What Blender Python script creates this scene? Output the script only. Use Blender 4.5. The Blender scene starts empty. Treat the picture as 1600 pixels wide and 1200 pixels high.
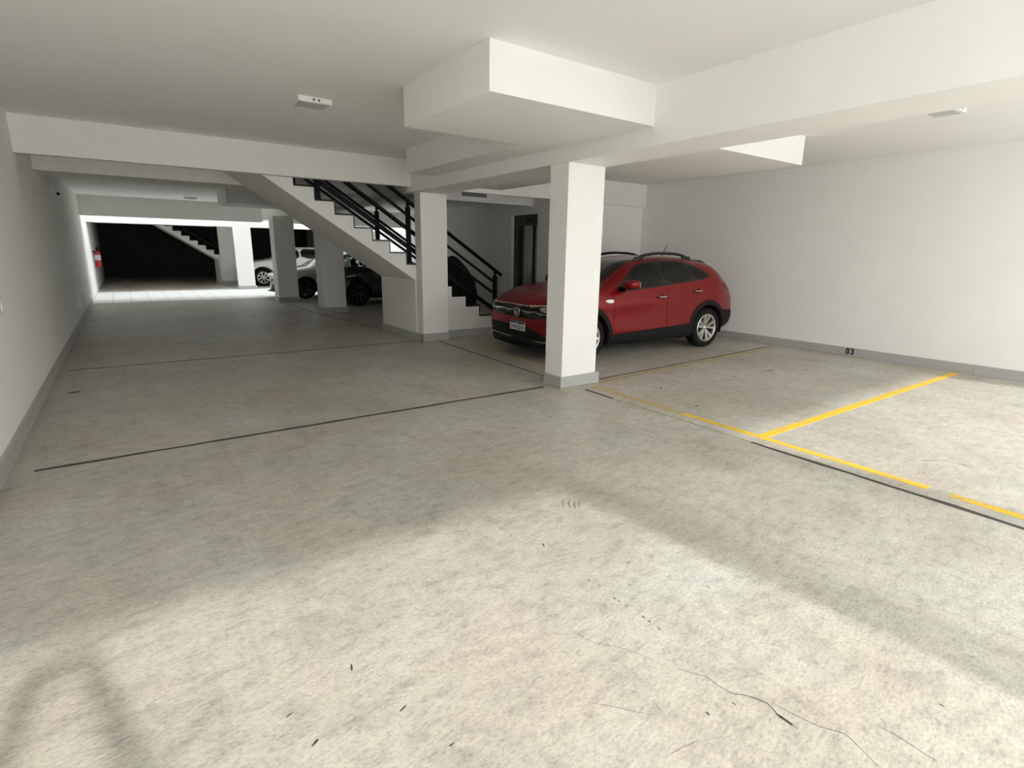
import bpy, bmesh, math, random
import numpy as np
from mathutils import Vector, Matrix
from mathutils.bvhtree import BVHTree
from mathutils.geometry import delaunay_2d_cdt

scene = bpy.context.scene
COL = scene.collection
random.seed(7)

# ------------------------------------------------------------------ camera
YAW, PITCH, ROLL, FPX = 0.61925, -0.24049, 0.01381, 836.985
def cam_axes(y, p, r):
    fw = Vector((math.sin(y)*math.cos(p), math.cos(y)*math.cos(p), math.sin(p)))
    rt = Vector((math.cos(y), -math.sin(y), 0))
    up = rt.cross(fw)
    return rt*math.cos(r)+up*math.sin(r), -rt*math.sin(r)+up*math.cos(r), fw
rt, up, fw = cam_axes(YAW, PITCH, ROLL)
cd = bpy.data.cameras.new('camera')
cd.sensor_fit = 'HORIZONTAL'; cd.sensor_width = 36.0
cd.lens = FPX/1600*36.0; cd.clip_start = 0.02; cd.clip_end = 200
cam = bpy.data.objects.new('camera', cd); COL.objects.link(cam)
M = Matrix((( rt.x, up.x, -fw.x, 0), (rt.y, up.y, -fw.y, 0), (rt.z, up.z, -fw.z, 1.5), (0, 0, 0, 1)))
cam.matrix_world = M
scene.camera = cam

# ------------------------------------------------------------------ light
SKY, SUN, EXPO = 3.6, 2.3, 0.54
w = bpy.data.worlds.new('sky'); scene.world = w; w.use_nodes = True
bg = w.node_tree.nodes['Background']
bg.inputs['Color'].default_value = (0.93, 0.98, 1.0, 1); bg.inputs['Strength'].default_value = SKY
sd = bpy.data.lights.new('sun', 'SUN'); sd.energy = SUN; sd.angle = math.radians(1.8); sd.color = (1.0, 0.975, 0.94)
sun = bpy.data.objects.new('sun', sd); COL.objects.link(sun)
sun.location = (2, -8, 8)
sun.rotation_euler = Vector((-0.13, 1.0, -0.64)).to_track_quat('-Z', 'Y').to_euler()
vs = scene.view_settings
vs.view_transform = 'Standard'; vs.look = 'None'; vs.gamma = 1; vs.use_curve_mapping = False; vs.exposure = EXPO
try:
    scene.cycles.diffuse_bounces = 8; scene.cycles.max_bounces = 14
except Exception:
    pass

# ------------------------------------------------------------------ materials
def new_mat(name):
    m = bpy.data.materials.new(name); m.use_nodes = True
    nt = m.node_tree; b = nt.nodes['Principled BSDF']
    return m, nt, b
def plain(name, col, rough=0.5, metal=0.0, coat=0.0, spec=None, var=0.06, scale=8.0, bump=0.0, bscale=60.0):
    m, nt, b = new_mat(name)
    tc = nt.nodes.new('ShaderNodeTexCoord')
    nz = nt.nodes.new('ShaderNodeTexNoise'); nz.inputs['Scale'].default_value = scale; nz.inputs['Detail'].default_value = 4
    nt.links.new(tc.outputs['Object'], nz.inputs['Vector'])
    mx = nt.nodes.new('ShaderNodeMix'); mx.data_type = 'RGBA'
    mx.inputs['A'].default_value = (*[c*(1-var) for c in col], 1); mx.inputs['B'].default_value = (*[min(1, c*(1+var)) for c in col], 1)
    nt.links.new(nz.outputs['Fac'], mx.inputs['Factor']); nt.links.new(mx.outputs['Result'], b.inputs['Base Color'])
    b.inputs['Roughness'].default_value = rough; b.inputs['Metallic'].default_value = metal
    b.inputs['Coat Weight'].default_value = coat; b.inputs['Coat Roughness'].default_value = 0.04
    if spec is not None: b.inputs['Specular IOR Level'].default_value = spec
    if bump:
        n2 = nt.nodes.new('ShaderNodeTexNoise'); n2.inputs['Scale'].default_value = bscale; n2.inputs['Detail'].default_value = 5
        nt.links.new(tc.outputs['Object'], n2.inputs['Vector'])
        bp = nt.nodes.new('ShaderNodeBump'); bp.inputs['Strength'].default_value = bump; bp.inputs['Distance'].default_value = 0.01
        nt.links.new(n2.outputs['Fac'], bp.inputs['Height']); nt.links.new(bp.outputs['Normal'], b.inputs['Normal'])
    return m

MAT = {}
MAT['wall'] = plain('painted_plaster', (0.885, 0.876, 0.85), 0.75, var=0.025, scale=3, bump=0.18, bscale=130, spec=0.25)
MAT['ceil'] = plain('painted_ceiling', (0.885, 0.876, 0.856), 0.85, var=0.02, scale=2, bump=0.10, bscale=110, spec=0.2)
MAT['dark_wall'] = plain('dark_end_wall', (0.045, 0.048, 0.045), 0.8, var=0.15, scale=1.5)  # near-black all over, used for the far end wall
MAT['base'] = plain('grey_baseboard_tile', (0.43, 0.425, 0.41), 0.45, var=0.06, scale=6)
MAT['tile'] = plain('pale_paver', (0.74, 0.735, 0.71), 0.55, var=0.08, scale=3)
MAT['pale_drive'] = plain('pale_bounce_ground', (0.77, 0.755, 0.73), 0.8, var=0.06, scale=2)  # unseen ground outside, made pale to bounce light onto the ceiling
MAT['blocker'] = plain('grey_sky_blocker', (0.40, 0.395, 0.38), 0.8, var=0.04, scale=2)  # for the added unseen walls, kept dark to limit bounced light
MAT['grout'] = plain('grout', (0.22, 0.215, 0.20), 0.9)
MAT['joint'] = plain('joint_sealant', (0.055, 0.05, 0.045), 0.7, var=0.3, scale=14)
MAT['crack'] = plain('crack', (0.05, 0.045, 0.04), 0.9)
MAT['scuff'] = plain('rubber_scuff', (0.19, 0.175, 0.155), 0.8, var=0.3, scale=60)
MAT['granite'] = plain('black_granite', (0.012, 0.012, 0.013), 0.18, var=0.5, scale=150)
MAT['black_metal'] = plain('black_painted_metal', (0.004, 0.004, 0.005), 0.6, spec=0.2, var=0.2, scale=20)
MAT['black_fabric'] = plain('black_cover', (0.006, 0.006, 0.007), 0.75, var=0.3, scale=9)
MAT['steel'] = plain('brushed_steel', (0.30, 0.31, 0.30), 0.38, metal=0.9, var=0.08, scale=30)
MAT['dark_steel'] = plain('dark_steel', (0.07, 0.07, 0.06), 0.42, metal=0.6, var=0.1, scale=30)
MAT['white_plastic'] = plain('white_plastic', (0.85, 0.84, 0.81), 0.4, var=0.02)
MAT['diffuser'] = plain('frosted_diffuser', (0.55, 0.545, 0.52), 0.5, var=0.03, scale=40)
MAT['ink'] = plain('black_ink', (0.006, 0.006, 0.006), 0.6)
MAT['red_paint'] = plain('red_car_paint', (0.215, 0.002, 0.005), 0.28, metal=0.3, coat=0.5, spec=0.2, var=0.05, scale=3)
MAT['silver_paint'] = plain('silver_car_paint', (0.62, 0.64, 0.66), 0.28, metal=0.45, coat=0.9, var=0.03)
MAT['white_paint'] = plain('white_car_paint', (0.72, 0.71, 0.67), 0.32, coat=0.9, var=0.02)
MAT['black_paint'] = plain('black_car_paint', (0.006, 0.006, 0.008), 0.2, coat=1.0, var=0.1)
MAT['tint'] = plain('tinted_glass', (0.005, 0.006, 0.006), 0.10, var=0.1, spec=0.3)
MAT['pale_glass'] = plain('glass_painted_reflection', (0.30, 0.37, 0.36), 0.08, metal=0.35, var=0.1)  # opaque pale teal: the sky's reflection is put into the colour
MAT['clad'] = plain('grey_black_cladding', (0.010, 0.011, 0.0115), 0.65, spec=0.2, var=0.15, scale=40)
MAT['gloss_black'] = plain('gloss_black_trim', (0.006, 0.006, 0.007), 0.15, var=0.1)
MAT['rubber'] = plain('tyre_rubber', (0.009, 0.009, 0.009), 0.75, spec=0.2, var=0.2, scale=30)
MAT['alloy'] = plain('machined_alloy', (0.72, 0.71, 0.69), 0.25, metal=0.9, var=0.04)
MAT['alloy_dark'] = plain('dark_alloy', (0.05, 0.05, 0.055), 0.4, metal=0.6)
MAT['chrome'] = plain('chrome', (0.80, 0.80, 0.80), 0.10, metal=1.0, var=0.02)
MAT['lamp'] = plain('headlamp_lens', (0.30, 0.31, 0.32), 0.08, metal=0.3, var=0.3, scale=18)
MAT['tail'] = plain('tail_lamp', (0.045, 0.006, 0.008), 0.08, var=0.3)
MAT['plate'] = plain('plate_white', (0.80, 0.80, 0.80), 0.4, var=0.02)
MAT['plate_blue'] = plain('plate_blue', (0.01, 0.02, 0.16), 0.4)
MAT['ext_red'] = plain('extinguisher_red', (0.55, 0.015, 0.02), 0.3, coat=0.5)

def glass_mat():
    m, nt, b = new_mat('clear_car_glass')
    b.inputs['Base Color'].default_value = (0.80, 0.92, 0.88, 1); b.inputs['Roughness'].default_value = 0.02
    b.inputs['Transmission Weight'].default_value = 1.0; b.inputs['IOR'].default_value = 1.05
    nz = nt.nodes.new('ShaderNodeTexNoise'); nz.inputs['Scale'].default_value = 5
    mr = nt.nodes.new('ShaderNodeMapRange'); mr.inputs['To Min'].default_value = 0.0; mr.inputs['To Max'].default_value = 0.03
    nt.links.new(nz.outputs['Fac'], mr.inputs['Value']); nt.links.new(mr.outputs['Result'], b.inputs['Roughness'])
    return m
MAT['glass'] = glass_mat()

def concrete():
    m, nt, b = new_mat('worn_concrete')
    N = nt.nodes.new; L = nt.links.new
    tc = N('ShaderNodeTexCoord')
    def noise(scale, detail=6, rough=0.6, vec=None, dist=0.0):
        n = N('ShaderNodeTexNoise'); n.inputs['Scale'].default_value = scale; n.inputs['Detail'].default_value = detail
        n.inputs['Roughness'].default_value = rough; n.inputs['Distortion'].default_value = dist
        L(vec or tc.outputs['Object'], n.inputs['Vector']); return n.outputs['Fac']
    def ramp(fac, stops):
        r = N('ShaderNodeValToRGB'); e = r.color_ramp.elements
        e[0].position, e[0].color = stops[0][0], (*stops[0][1], 1)
        e[1].position, e[1].color = stops[-1][0], (*stops[-1][1], 1)
        for p, c in stops[1:-1]:
            k = e.new(p); k.color = (*c, 1)
        L(fac, r.inputs['Fac']); return r.outputs['Color']
    def mixc(a, bb, fac, mode='MULTIPLY'):
        x = N('ShaderNodeMix'); x.data_type = 'RGBA'; x.blend_type = mode
        if isinstance(fac, float): x.inputs['Factor'].default_value = fac
        else: L(fac, x.inputs['Factor'])
        L(a, x.inputs['A']); L(bb, x.inputs['B']); return x.outputs['Result']
    base = ramp(noise(0.55, 5, 0.6, dist=0.5), [(0.30, (0.405, 0.378, 0.325)), (0.5, (0.485, 0.458, 0.405)), (0.72, (0.57, 0.55, 0.505))])
    mid = ramp(noise(3.2, 8, 0.68, dist=0.4), [(0.28, (0.62, 0.605, 0.59)), (0.5, (1.0, 1.0, 0.99)), (0.74, (1.2, 1.2, 1.2))])
    c = mixc(base, mid, 0.42)
    mpf = N('ShaderNodeMapping'); mpf.inputs['Rotation'].default_value = (0, 0, -0.35); mpf.inputs['Scale'].default_value = (1.0, 2.0, 1)
    L(tc.outputs['Object'], mpf.inputs['Vector'])
    grain = ramp(noise(9, 12, 0.72, mpf.outputs['Vector']), [(0.30, (0.60, 0.585, 0.57)), (0.48, (0.97, 0.97, 0.96)), (0.72, (1.22, 1.22, 1.22))])
    c = mixc(c, grain, 0.8)
    fine = ramp(noise(46, 8, 0.78, mpf.outputs['Vector']), [(0.30, (0.50, 0.48, 0.46)), (0.47, (0.95, 0.95, 0.94)), (0.75, (1.3, 1.3, 1.3))])
    c = mixc(c, fine, 1.0)
    speck = ramp(noise(95, 3, 0.6), [(0.27, (0.45, 0.43, 0.41)), (0.36, (1, 1, 1)), (1.0, (1, 1, 1))])
    c = mixc(c, speck, 0.8)
    mp = N('ShaderNodeMapping'); mp.inputs['Rotation'].default_value = (0, 0, 0.5); mp.inputs['Scale'].default_value = (1.2, 14, 1)
    L(tc.outputs['Object'], mp.inputs['Vector'])
    scr = ramp(noise(2.2, 7, 0.7, mp.outputs['Vector']), [(0.27, (0.66, 0.65, 0.63)), (0.38, (1, 1, 1)), (1.0, (1, 1, 1))])
    c = mixc(c, scr, 0.5)
    mp2 = N('ShaderNodeMapping'); mp2.inputs['Rotation'].default_value = (0, 0, -0.15); mp2.inputs['Scale'].default_value = (9, 0.8, 1)
    L(tc.outputs['Object'], mp2.inputs['Vector'])
    tyre = ramp(noise(1.2, 5, 0.6, mp2.outputs['Vector']), [(0.28, (0.78, 0.77, 0.76)), (0.45, (1, 1, 1)), (1.0, (1, 1, 1))])
    c = mixc(c, tyre, 0.6)
    stain = ramp(noise(1.5, 3, 0.5, dist=1.0), [(0.24, (0.72, 0.72, 0.70)), (0.36, (1, 1, 1)), (1.0, (1, 1, 1))])
    c = mixc(c, stain, 0.7)
    hue = ramp(noise(1.1, 4, 0.6), [(0.36, (1.03, 0.985, 0.985)), (0.5, (1.0, 1.0, 0.995)), (0.64, (0.975, 1.0, 1.02))])
    c = mixc(c, hue, 1.0)
    L(c, b.inputs['Base Color'])
    rr = N('ShaderNodeMapRange'); rr.inputs['To Min'].default_value = 0.30; rr.inputs['To Max'].default_value = 0.62
    L(noise(2.6, 6, 0.65), rr.inputs['Value']); L(rr.outputs['Result'], b.inputs['Roughness'])
    b.inputs['Specular IOR Level'].default_value = 0.42
    bp = N('ShaderNodeBump'); bp.inputs['Strength'].default_value = 0.16; bp.inputs['Distance'].default_value = 0.006
    L(noise(34, 8, 0.7), bp.inputs['Height']); L(bp.outputs['Normal'], b.inputs['Normal'])
    return m
MAT['concrete'] = concrete()

def yellow_paint(name='worn_yellow_paint', lo=.30, hi=.46, top=(0.80, 0.50, 0.03, 1)):
    m, nt, b = new_mat(name)
    N = nt.nodes.new; L = nt.links.new
    tc = N('ShaderNodeTexCoord')
    n = N('ShaderNodeTexNoise'); n.inputs['Scale'].default_value = 5; n.inputs['Detail'].default_value = 9; n.inputs['Roughness'].default_value = 0.75
    L(tc.outputs['Object'], n.inputs['Vector'])
    r = N('ShaderNodeValToRGB'); e = r.color_ramp.elements
    e[0].position = lo; e[0].color = (0.42, 0.36, 0.22, 1); e[1].position = hi; e[1].color = top
    L(n.outputs['Fac'], r.inputs['Fac']); L(r.outputs['Color'], b.inputs['Base Color'])
    b.inputs['Roughness'].default_value = 0.55
    return m
MAT['yellow'] = yellow_paint()
MAT['yellow_faded'] = yellow_paint('faded_yellow_paint', .34, .70, (0.60, 0.40, 0.08, 1))

# ------------------------------------------------------------------ helpers
def link(o, parent=None):
    COL.objects.link(o)
    if parent is not None: o.parent = parent
    return o
def mobj(name, verts, faces, mat, parent=None, smooth=False):
    me = bpy.data.meshes.new(name); me.from_pydata([tuple(v) for v in verts], [], faces); me.update()
    if mat is not None: me.materials.append(MAT[mat] if isinstance(mat, str) else mat)
    if smooth: me.polygons.foreach_set('use_smooth', [True]*len(me.polygons))
    return link(bpy.data.objects.new(name, me), parent)
def bmobj(name, bm, mat, parent=None, smooth=False):
    me = bpy.data.meshes.new(name)
    bmesh.ops.recalc_face_normals(bm, faces=bm.faces)
    bm.to_mesh(me); bm.free()
    if mat is not None: me.materials.append(MAT[mat])
    if smooth: me.polygons.foreach_set('use_smooth', [True]*len(me.polygons))
    return link(bpy.data.objects.new(name, me), parent)
def bbox(bm, x0, x1, y0, y1, z0, z1, bev=0.0):
    vs_ = [bm.verts.new(p) for p in ((x0,y0,z0),(x1,y0,z0),(x1,y1,z0),(x0,y1,z0),(x0,y0,z1),(x1,y0,z1),(x1,y1,z1),(x0,y1,z1))]
    fs = [bm.faces.new([vs_[i] for i in f]) for f in ((0,3,2,1),(4,5,6,7),(0,1,5,4),(1,2,6,5),(2,3,7,6),(3,0,4,7))]
    if bev:
        ed = set(e for f in fs for e in f.edges)
        bmesh.ops.bevel(bm, geom=list(ed), offset=bev, segments=2, affect='EDGES', profile=0.5)
def boxobj(name, b, mat, parent=None, bev=0.0):
    bm = bmesh.new(); bbox(bm, *b, bev); return bmobj(name, bm, mat, parent)
def boxes(name, bl, mat, parent=None, bev=0.0):
    bm = bmesh.new()
    for b in bl: bbox(bm, *b, bev)
    return bmobj(name, bm, mat, parent)
def prism_y(name, poly, y0, y1, mat, parent=None):          # polygon in x,z extruded along y
    n = len(poly); v = [(x, y0, z) for x, z in poly]+[(x, y1, z) for x, z in poly]
    f = [tuple(range(n)), tuple(range(2*n-1, n-1, -1))]+[(i, n+i, n+(i+1) % n, (i+1) % n) for i in range(n)]
    bm = bmesh.new(); bv = [bm.verts.new(p) for p in v]
    for q in f: bm.faces.new([bv[i] for i in q])
    return bmobj(name, bm, mat, parent)
def tube_bm(bm, pts, r, n=10, cap=True, ry=None):
    pts = [Vector(p) for p in pts]; rings = []
    for i, p in enumerate(pts):
        t = (pts[min(i+1, len(pts)-1)]-pts[max(i-1, 0)]).normalized()
        a = Vector((0, 0, 1)) if abs(t.z) < 0.95 else Vector((1, 0, 0))
        u = t.cross(a).normalized(); vv = u.cross(t).normalized()
        rr = r[i] if isinstance(r, (list, tuple)) else r
        r2 = ry if ry else rr
        rings.append([bm.verts.new(p+u*rr*math.cos(2*math.pi*k/n)+vv*r2*math.sin(2*math.pi*k/n)) for k in range(n)])
    for a, b in zip(rings, rings[1:]):
        for k in range(n): bm.faces.new((a[k], a[(k+1) % n], b[(k+1) % n], b[k]))
    if cap: bm.faces.new(rings[0][::-1]); bm.faces.new(rings[-1])
def tube(name, pts, r, mat, parent=None, n=10, ry=None):
    bm = bmesh.new(); tube_bm(bm, pts, r, n, ry=ry); return bmobj(name, bm, mat, parent, smooth=True)
def lathe(name, prof, mat, parent=None, axis='y', seg=40, closed=False):   # prof: (radius, along axis)
    v = []; f = []; n = len(prof)
    for k in range(seg):
        a = 2*math.pi*k/seg
        for r, t in prof:
            c, s = r*math.cos(a), r*math.sin(a)
            v.append((c, t, s) if axis == 'y' else ((c, s, t) if axis == 'z' else (t, c, s)))
    for k in range(seg):
        k2 = (k+1) % seg
        for i in range(n if closed else n-1):
            j = (i+1) % n; f.append((k*n+i, k*n+j, k2*n+j, k2*n+i))
    bm = bmesh.new(); bv = [bm.verts.new(p) for p in v]
    for q in f: bm.faces.new([bv[i] for i in q])
    bmesh.ops.remove_doubles(bm, verts=bm.verts, dist=1e-5)
    return bmobj(name, bm, mat, parent, smooth=True)
def tag(o, label=None, cat=None, group=None, kind=None):
    if label: o['label'] = label
    if cat: o['category'] = cat
    if group: o['group'] = group
    if kind: o['kind'] = kind
    return o
def empty(name, loc=(0, 0, 0), rz=0.0):
    o = bpy.data.objects.new(name, None); o.empty_display_size = 0.1; COL.objects.link(o)
    o.location = loc; o.rotation_euler = (0, 0, rz); return o
def copy_tree(o, parent=None):
    c = o.copy(); COL.objects.link(c); c.parent = parent
    for ch in list(o.children): copy_tree(ch, c)
    return c
def text_mesh(name, txt, size, mat, parent=None, bold=0.0, sx=1.0, depth=0.001):
    cu = bpy.data.curves.new('t', 'FONT'); cu.body = txt; cu.size = size; cu.align_x = 'CENTER'; cu.align_y = 'CENTER'
    cu.offset = bold; cu.extrude = depth; cu.resolution_u = 6
    o = bpy.data.objects.new('t', cu); COL.objects.link(o)
    bpy.context.view_layer.update()
    me = bpy.data.meshes.new_from_object(o.evaluated_get(bpy.context.evaluated_depsgraph_get()))
    bpy.data.objects.remove(o); bpy.data.curves.remove(cu)
    me.name = name; me.transform(Matrix.Diagonal((sx, 1, 1, 1)))
    me.materials.clear(); me.materials.append(MAT[mat])
    return link(bpy.data.objects.new(name, me), parent)

XL, XR = -0.83, 9.10          # faces of the long left and right walls
YF, YC0, YC1, YE = -1.85, 20.0, 23.1, 34.0   # entrance, courtyard, far end
ZC = 2.90
BX0, BX1, BZ = 3.89, 4.43, 2.42              # long beam on the column line
BBH = 0.13

# ------------------------------------------------------------------ structure
floor = tag(boxes('floor', [(XL-.2, XR+.2, YF, 18.6, -.15, 0), (XL-.2, XR+.2, 18.6, YC1, -.15, -.012), (XL-.2, XR+.2, YC1, YE+.2, -.15, 0)], 'concrete'), kind='structure')
tag(boxobj('floor_driveway', (-9, 18, -16, YF, -.15, -.01), 'pale_drive'), kind='structure')
tag(boxobj('wall_sky_blocker', (-9, 18, -13.6, -13.3, 0, 3.0), 'blocker'), kind='structure')  # unseen wall added opposite the entrance to hold back low sky light
wl = tag(boxobj('wall_left', (XL-.2, XL, YF-.2, YE+.2, 0, 3.15), 'wall'), kind='structure')
wr = tag(boxobj('wall_right', (XR, XR+.2, YF-.2, YE+.2, 0, 3.15), 'wall'), kind='structure')
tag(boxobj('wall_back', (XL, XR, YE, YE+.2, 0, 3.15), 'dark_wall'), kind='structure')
tag(boxes('wall_front', [(2.70, 3.00, YF-.2, YF, 0, 2.89), (4.40, 4.62, YF-.2, YF, 0, 2.89), (XL, XR, YF-.2, YF, 2.89, 3.15)], 'wall'), kind='structure')
tag(boxes('wall_courtyard_blocker', [(XL-.2, XR+.2, YC0-.25, YC0, 3.15, 8.0), (XL-.2, XR+.2, YC1, YC1+.25, 3.15, 8.0)], 'blocker'), kind='structure')  # unseen upper walls added to cut the skylight reaching the courtyard
# lift shaft block: front wall closes the car bay, the lift opening is on its left face
LX = 7.0
tag(boxes('wall_shaft', [(LX, XR, 8.10, 9.0, 0, ZC), (LX, XR, 9.92, 10.58, 0, ZC), (LX, XR, 9.0, 9.92, 2.28, ZC), (LX+.16, XR, 9.0, 9.92, 0, 2.28)], 'wall'), kind='structure')

# ceilings, leaving the stair opening free
SX0, SX1, SY0, SY1 = 0.75, 3.80, 8.48, 9.98
ceiling = tag(boxes('ceiling', [(XL-.2, XR+.2, YF, SY0, ZC, 3.15), (XL-.2, SX0, SY0, SY1, ZC, 3.15), (SX1, XR+.2, SY0, SY1, ZC, 3.15), (XL-.2, XR+.2, SY1, YC0, ZC, 3.15)], 'ceil'), kind='structure')
def beam(name, b, m='wall', par=ceiling): return boxobj(name, b, m, par)
beam('long_beam', (BX0, BX1, YF, YC0, BZ, ZC))
beam('cross_beam', (XL, BX0, 8.32, 8.46, 2.50, ZC))
beam('cross_beam', (XL, BX0, 10.0, 10.75, 2.50, ZC))
beam('cross_beam', (XL, BX0, YC0-.3, YC0, 2.36, ZC))
beam('cross_beam', (BX1, XR, YC0-.3, YC0, 2.36, ZC))
beam('cross_beam', (BX1, XR, 8.02, 8.10, 2.46, ZC))
beam('cross_beam', (BX1, LX, 9.18, 9.30, 2.43, ZC))
beam('soffit_box', (2.20, BX0, 3.40, 4.79, 2.575, ZC))
beam('soffit_box', (3.46, BX0, 4.79, 7.50, 2.575, ZC))
beam('soffit_box', (BX1, 6.86, 3.64, 5.70, 2.575, ZC))
beam('soffit_box', (BX1, 5.42, 5.70, 8.02, 2.53, ZC))
beam('soffit_box', (2.21, BX0, 15.0, 16.4, 2.575, ZC))
boxobj('vent_slot', (5.33, 5.88, 9.172, 9.18, 2.52, 2.585), 'grout', ceiling)
# stairwell above the flight
tag(boxes('wall_stairwell', [(SX0-.15, SX0, SY0-.0, SY1, 3.15, 5.4), (SX1, SX1+.15, SY0, SY1, 3.15, 5.4), (SX0-.15, SX1+.15, SY0-.15, SY0, 3.15, 5.4), (SX0-.15, SX1+.15, SY1, SY1+.15, 3.15, 5.4), (SX0-.15, SX1+.15, SY0-.15, SY1+.15, 5.4, 5.55)], 'wall'), kind='structure')
# far block
S2X, S2Y = -0.58, 18.42
ceil2 = tag(boxes('ceiling_far_block', [(XL-.2, XR+.2, YC1, YE, ZC-.1, 3.15)], 'ceil'), kind='structure')
beam('cross_beam', (XL, XR, YC1, YC1+.3, 2.30, ZC-.1), par=ceil2)
beam('cross_beam', (XL, BX0+S2X, 26.75, 26.88, 2.40, ZC-.1), par=ceil2)

# barred gate in the middle of the entrance, behind the viewpoint
gate = empty('entrance_gate', (3.03, YF-.10, 0)); tag(gate, 'barred metal gate between the two entrance posts, behind the viewpoint', 'gate')
boxes('gate_frame', [(.01, 1.34, -.02, .02, .04, .10), (.01, 1.34, -.02, .02, 2.72, 2.78), (.01, .05, -.02, .02, .04, 2.78), (1.30, 1.34, -.02, .02, .04, 2.78)], 'white_plastic', gate)
bar_me = None
for i in range(21):
    if bar_me is None:
        o = boxobj('bar', (-.013, .013, -.012, .012, .10, 2.72), 'white_plastic', gate); bar_me = o.data
    else: o = link(bpy.data.objects.new('bar', bar_me), gate)
    o.location = (.08+i*.0595, 0, 0)
# baseboards: runs of grey tile pieces with fine joints
def run_base(name, p0, p1, nrm, piece=1.18, h=BBH, t=0.022, parent=None, kind=True):
    p0, p1, nrm = Vector(p0), Vector(p1), Vector(nrm); d = (p1-p0); Ln = d.length; d.normalize()
    k = max(1, round(Ln/piece)); st = Ln/k
    e0 = boxobj(name, (0, 0.001, 0, 0.001, 0, 0.001), 'grout', parent) if False else None
    bm = bmesh.new()
    a, b = p0, p1; t0 = t*0.6
    q = [a, b, b+nrm*t0, a+nrm*t0]
    lo = [bm.verts.new((v.x, v.y, 0)) for v in q]; hi = [bm.verts.new((v.x, v.y, h-.003)) for v in q]
    bm.faces.new(lo[::-1]); bm.faces.new(hi)
    for i in range(4): bm.faces.new((lo[i], lo[(i+1) % 4], hi[(i+1) % 4], hi[i]))
    root = bmobj(name, bm, 'grout', parent)
    if kind: root['kind'] = 'structure'
    g = 0.0015
    for i in range(k):
        a = p0+d*(st*i+(g if i else 0)); b = p0+d*(st*(i+1)-(g if i < k-1 else 0))
        q = [a, b, b+nrm*t, a+nrm*t]
        bm = bmesh.new()
        lo = [bm.verts.new((v.x, v.y, 0.001)) for v in q]; hi = [bm.verts.new((v.x, v.y, h)) for v in q]
        bm.faces.new(lo[::-1]); bm.faces.new(hi)
        for j in range(4): bm.faces.new((lo[j], lo[(j+1) % 4], hi[(j+1) % 4], hi[j]))
        bmobj('baseboard_tile', bm, 'base', root)
    return root
run_base('baseboard_left', (XL, YF), (XL, 18.6), (1, 0))
run_base('baseboard_right', (XR, YF+.02), (XR, 8.08), (-1, 0), piece=1.9)
run_base('baseboard_back', (LX, 8.10), (XR-.03, 8.10), (0, -1))

# floor markings
def strip(name, a, b, wd, z, mat, parent=floor, jag=0.0):
    a, b = Vector(a), Vector(b); d = b-a; n = max(1, int(d.length/0.18)) if jag else 1
    nv = Vector((-d.y, d.x)).normalized()
    v, f = [], []
    for i in range(n+1):
        p = a+d*(i/n); o = random.uniform(-jag, jag); ww = wd*(1+random.uniform(-.25, .25)*(1 if jag else 0))
        v += [(*(p+nv*(o+ww/2)), z), (*(p+nv*(o-ww/2)), z)]
    m = len(v)
    top = v; bot = [(x, y, -0.003) for x, y, _ in v]
    f = [(2*i, 2*i+2, 2*i+3, 2*i+1) for i in range(n)]
    f += [(2*i, m+2*i, m+2*i+2, 2*i+2) for i in range(n)]+[(2*i+1, 2*i+3, m+2*i+3, m+2*i+1) for i in range(n)]
    f += [(0, 1, m+1, m), (m-2, 2*m-2, 2*m-1, m-1)]
    bm = bmesh.new(); bv = [bm.verts.new(p) for p in top+bot]
    for q in f: bm.faces.new([bv[i] for i in q])
    return bmobj(name, bm, mat, parent)
Yw = 0.075
strip('parking_line', (4.29, 4.38), (4.265, 3.1), Yw, .0015, 'yellow_faded')
strip('parking_line', (4.265, 3.1), (4.227, 1.09), Yw, .0015, 'yellow')
strip('parking_line', (4.22, .965), (4.16, -1.35), Yw, .0015, 'yellow')
strip('parking_line', (4.285, 2.30), (8.98, 2.29), .085, .002, 'yellow')
strip('parking_line', (4.50, 4.50), (8.95, 4.74), .06, .0015, 'yellow_faded')
strip('parking_line', (4.72, 7.60), (4.52, 4.95), Yw, .0015, 'yellow_faded')
J = lambda a, b, wd=.042, jg=.006: strip('floor_joint', a, b, wd, .001, 'joint', jag=jg)
J((-.68, 4.685), (3.78, 4.672)); J((-.73, 8.50), (3.95, 8.39), .035)
J((4.065, 2.27), (4.03, .55)); J((4.03, .55), (4.0, -1.38)); J((4.10, 4.32), (4.085, 3.88), .035); J((4.085, 3.88), (4.065, 2.27), .006)
J((4.27, 8.18), (4.13, 5.05), .03); J((4.62, 4.615), (8.93, 4.84), .028)
J((4.03, 10.0), (3.70, 13.2), .03); J((3.70, 13.2), (3.56, 18.5), .035); J((3.5, 23.2), (3.42, 31.0), .05)
def polyline(name, pts, wd, mat='crack'):
    v, f = [], []
    for i, p in enumerate(pts):
        p = Vector(p); t = (Vector(pts[min(i+1, len(pts)-1)])-Vector(pts[max(i-1, 0)])).normalized(); nv = Vector((-t.y, t.x))
        ww = wd*(0.25+0.75*math.sin(math.pi*(i+.4)/(len(pts)-.2)))*random.uniform(.6, 1.3)
        v += [(*(p+nv*ww/2), .0008), (*(p-nv*ww/2), .0008)]
    f = [(2*i+1, 2*i+3, 2*i+2, 2*i) for i in range(len(pts)-1)]
    return mobj(name, v, f, mat, floor)
def crackline(a, b, n, j, wd):
    a, b = Vector(a), Vector(b); d = b-a; nv = Vector((-d.y, d.x)).normalized(); o = 0; pts = []
    for i in range(n+1):
        o = 0.6*o+random.uniform(-j, j); pts.append(tuple(a+d*(i/n)+nv*o))
    return polyline('floor_crack', pts, wd)
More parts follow.
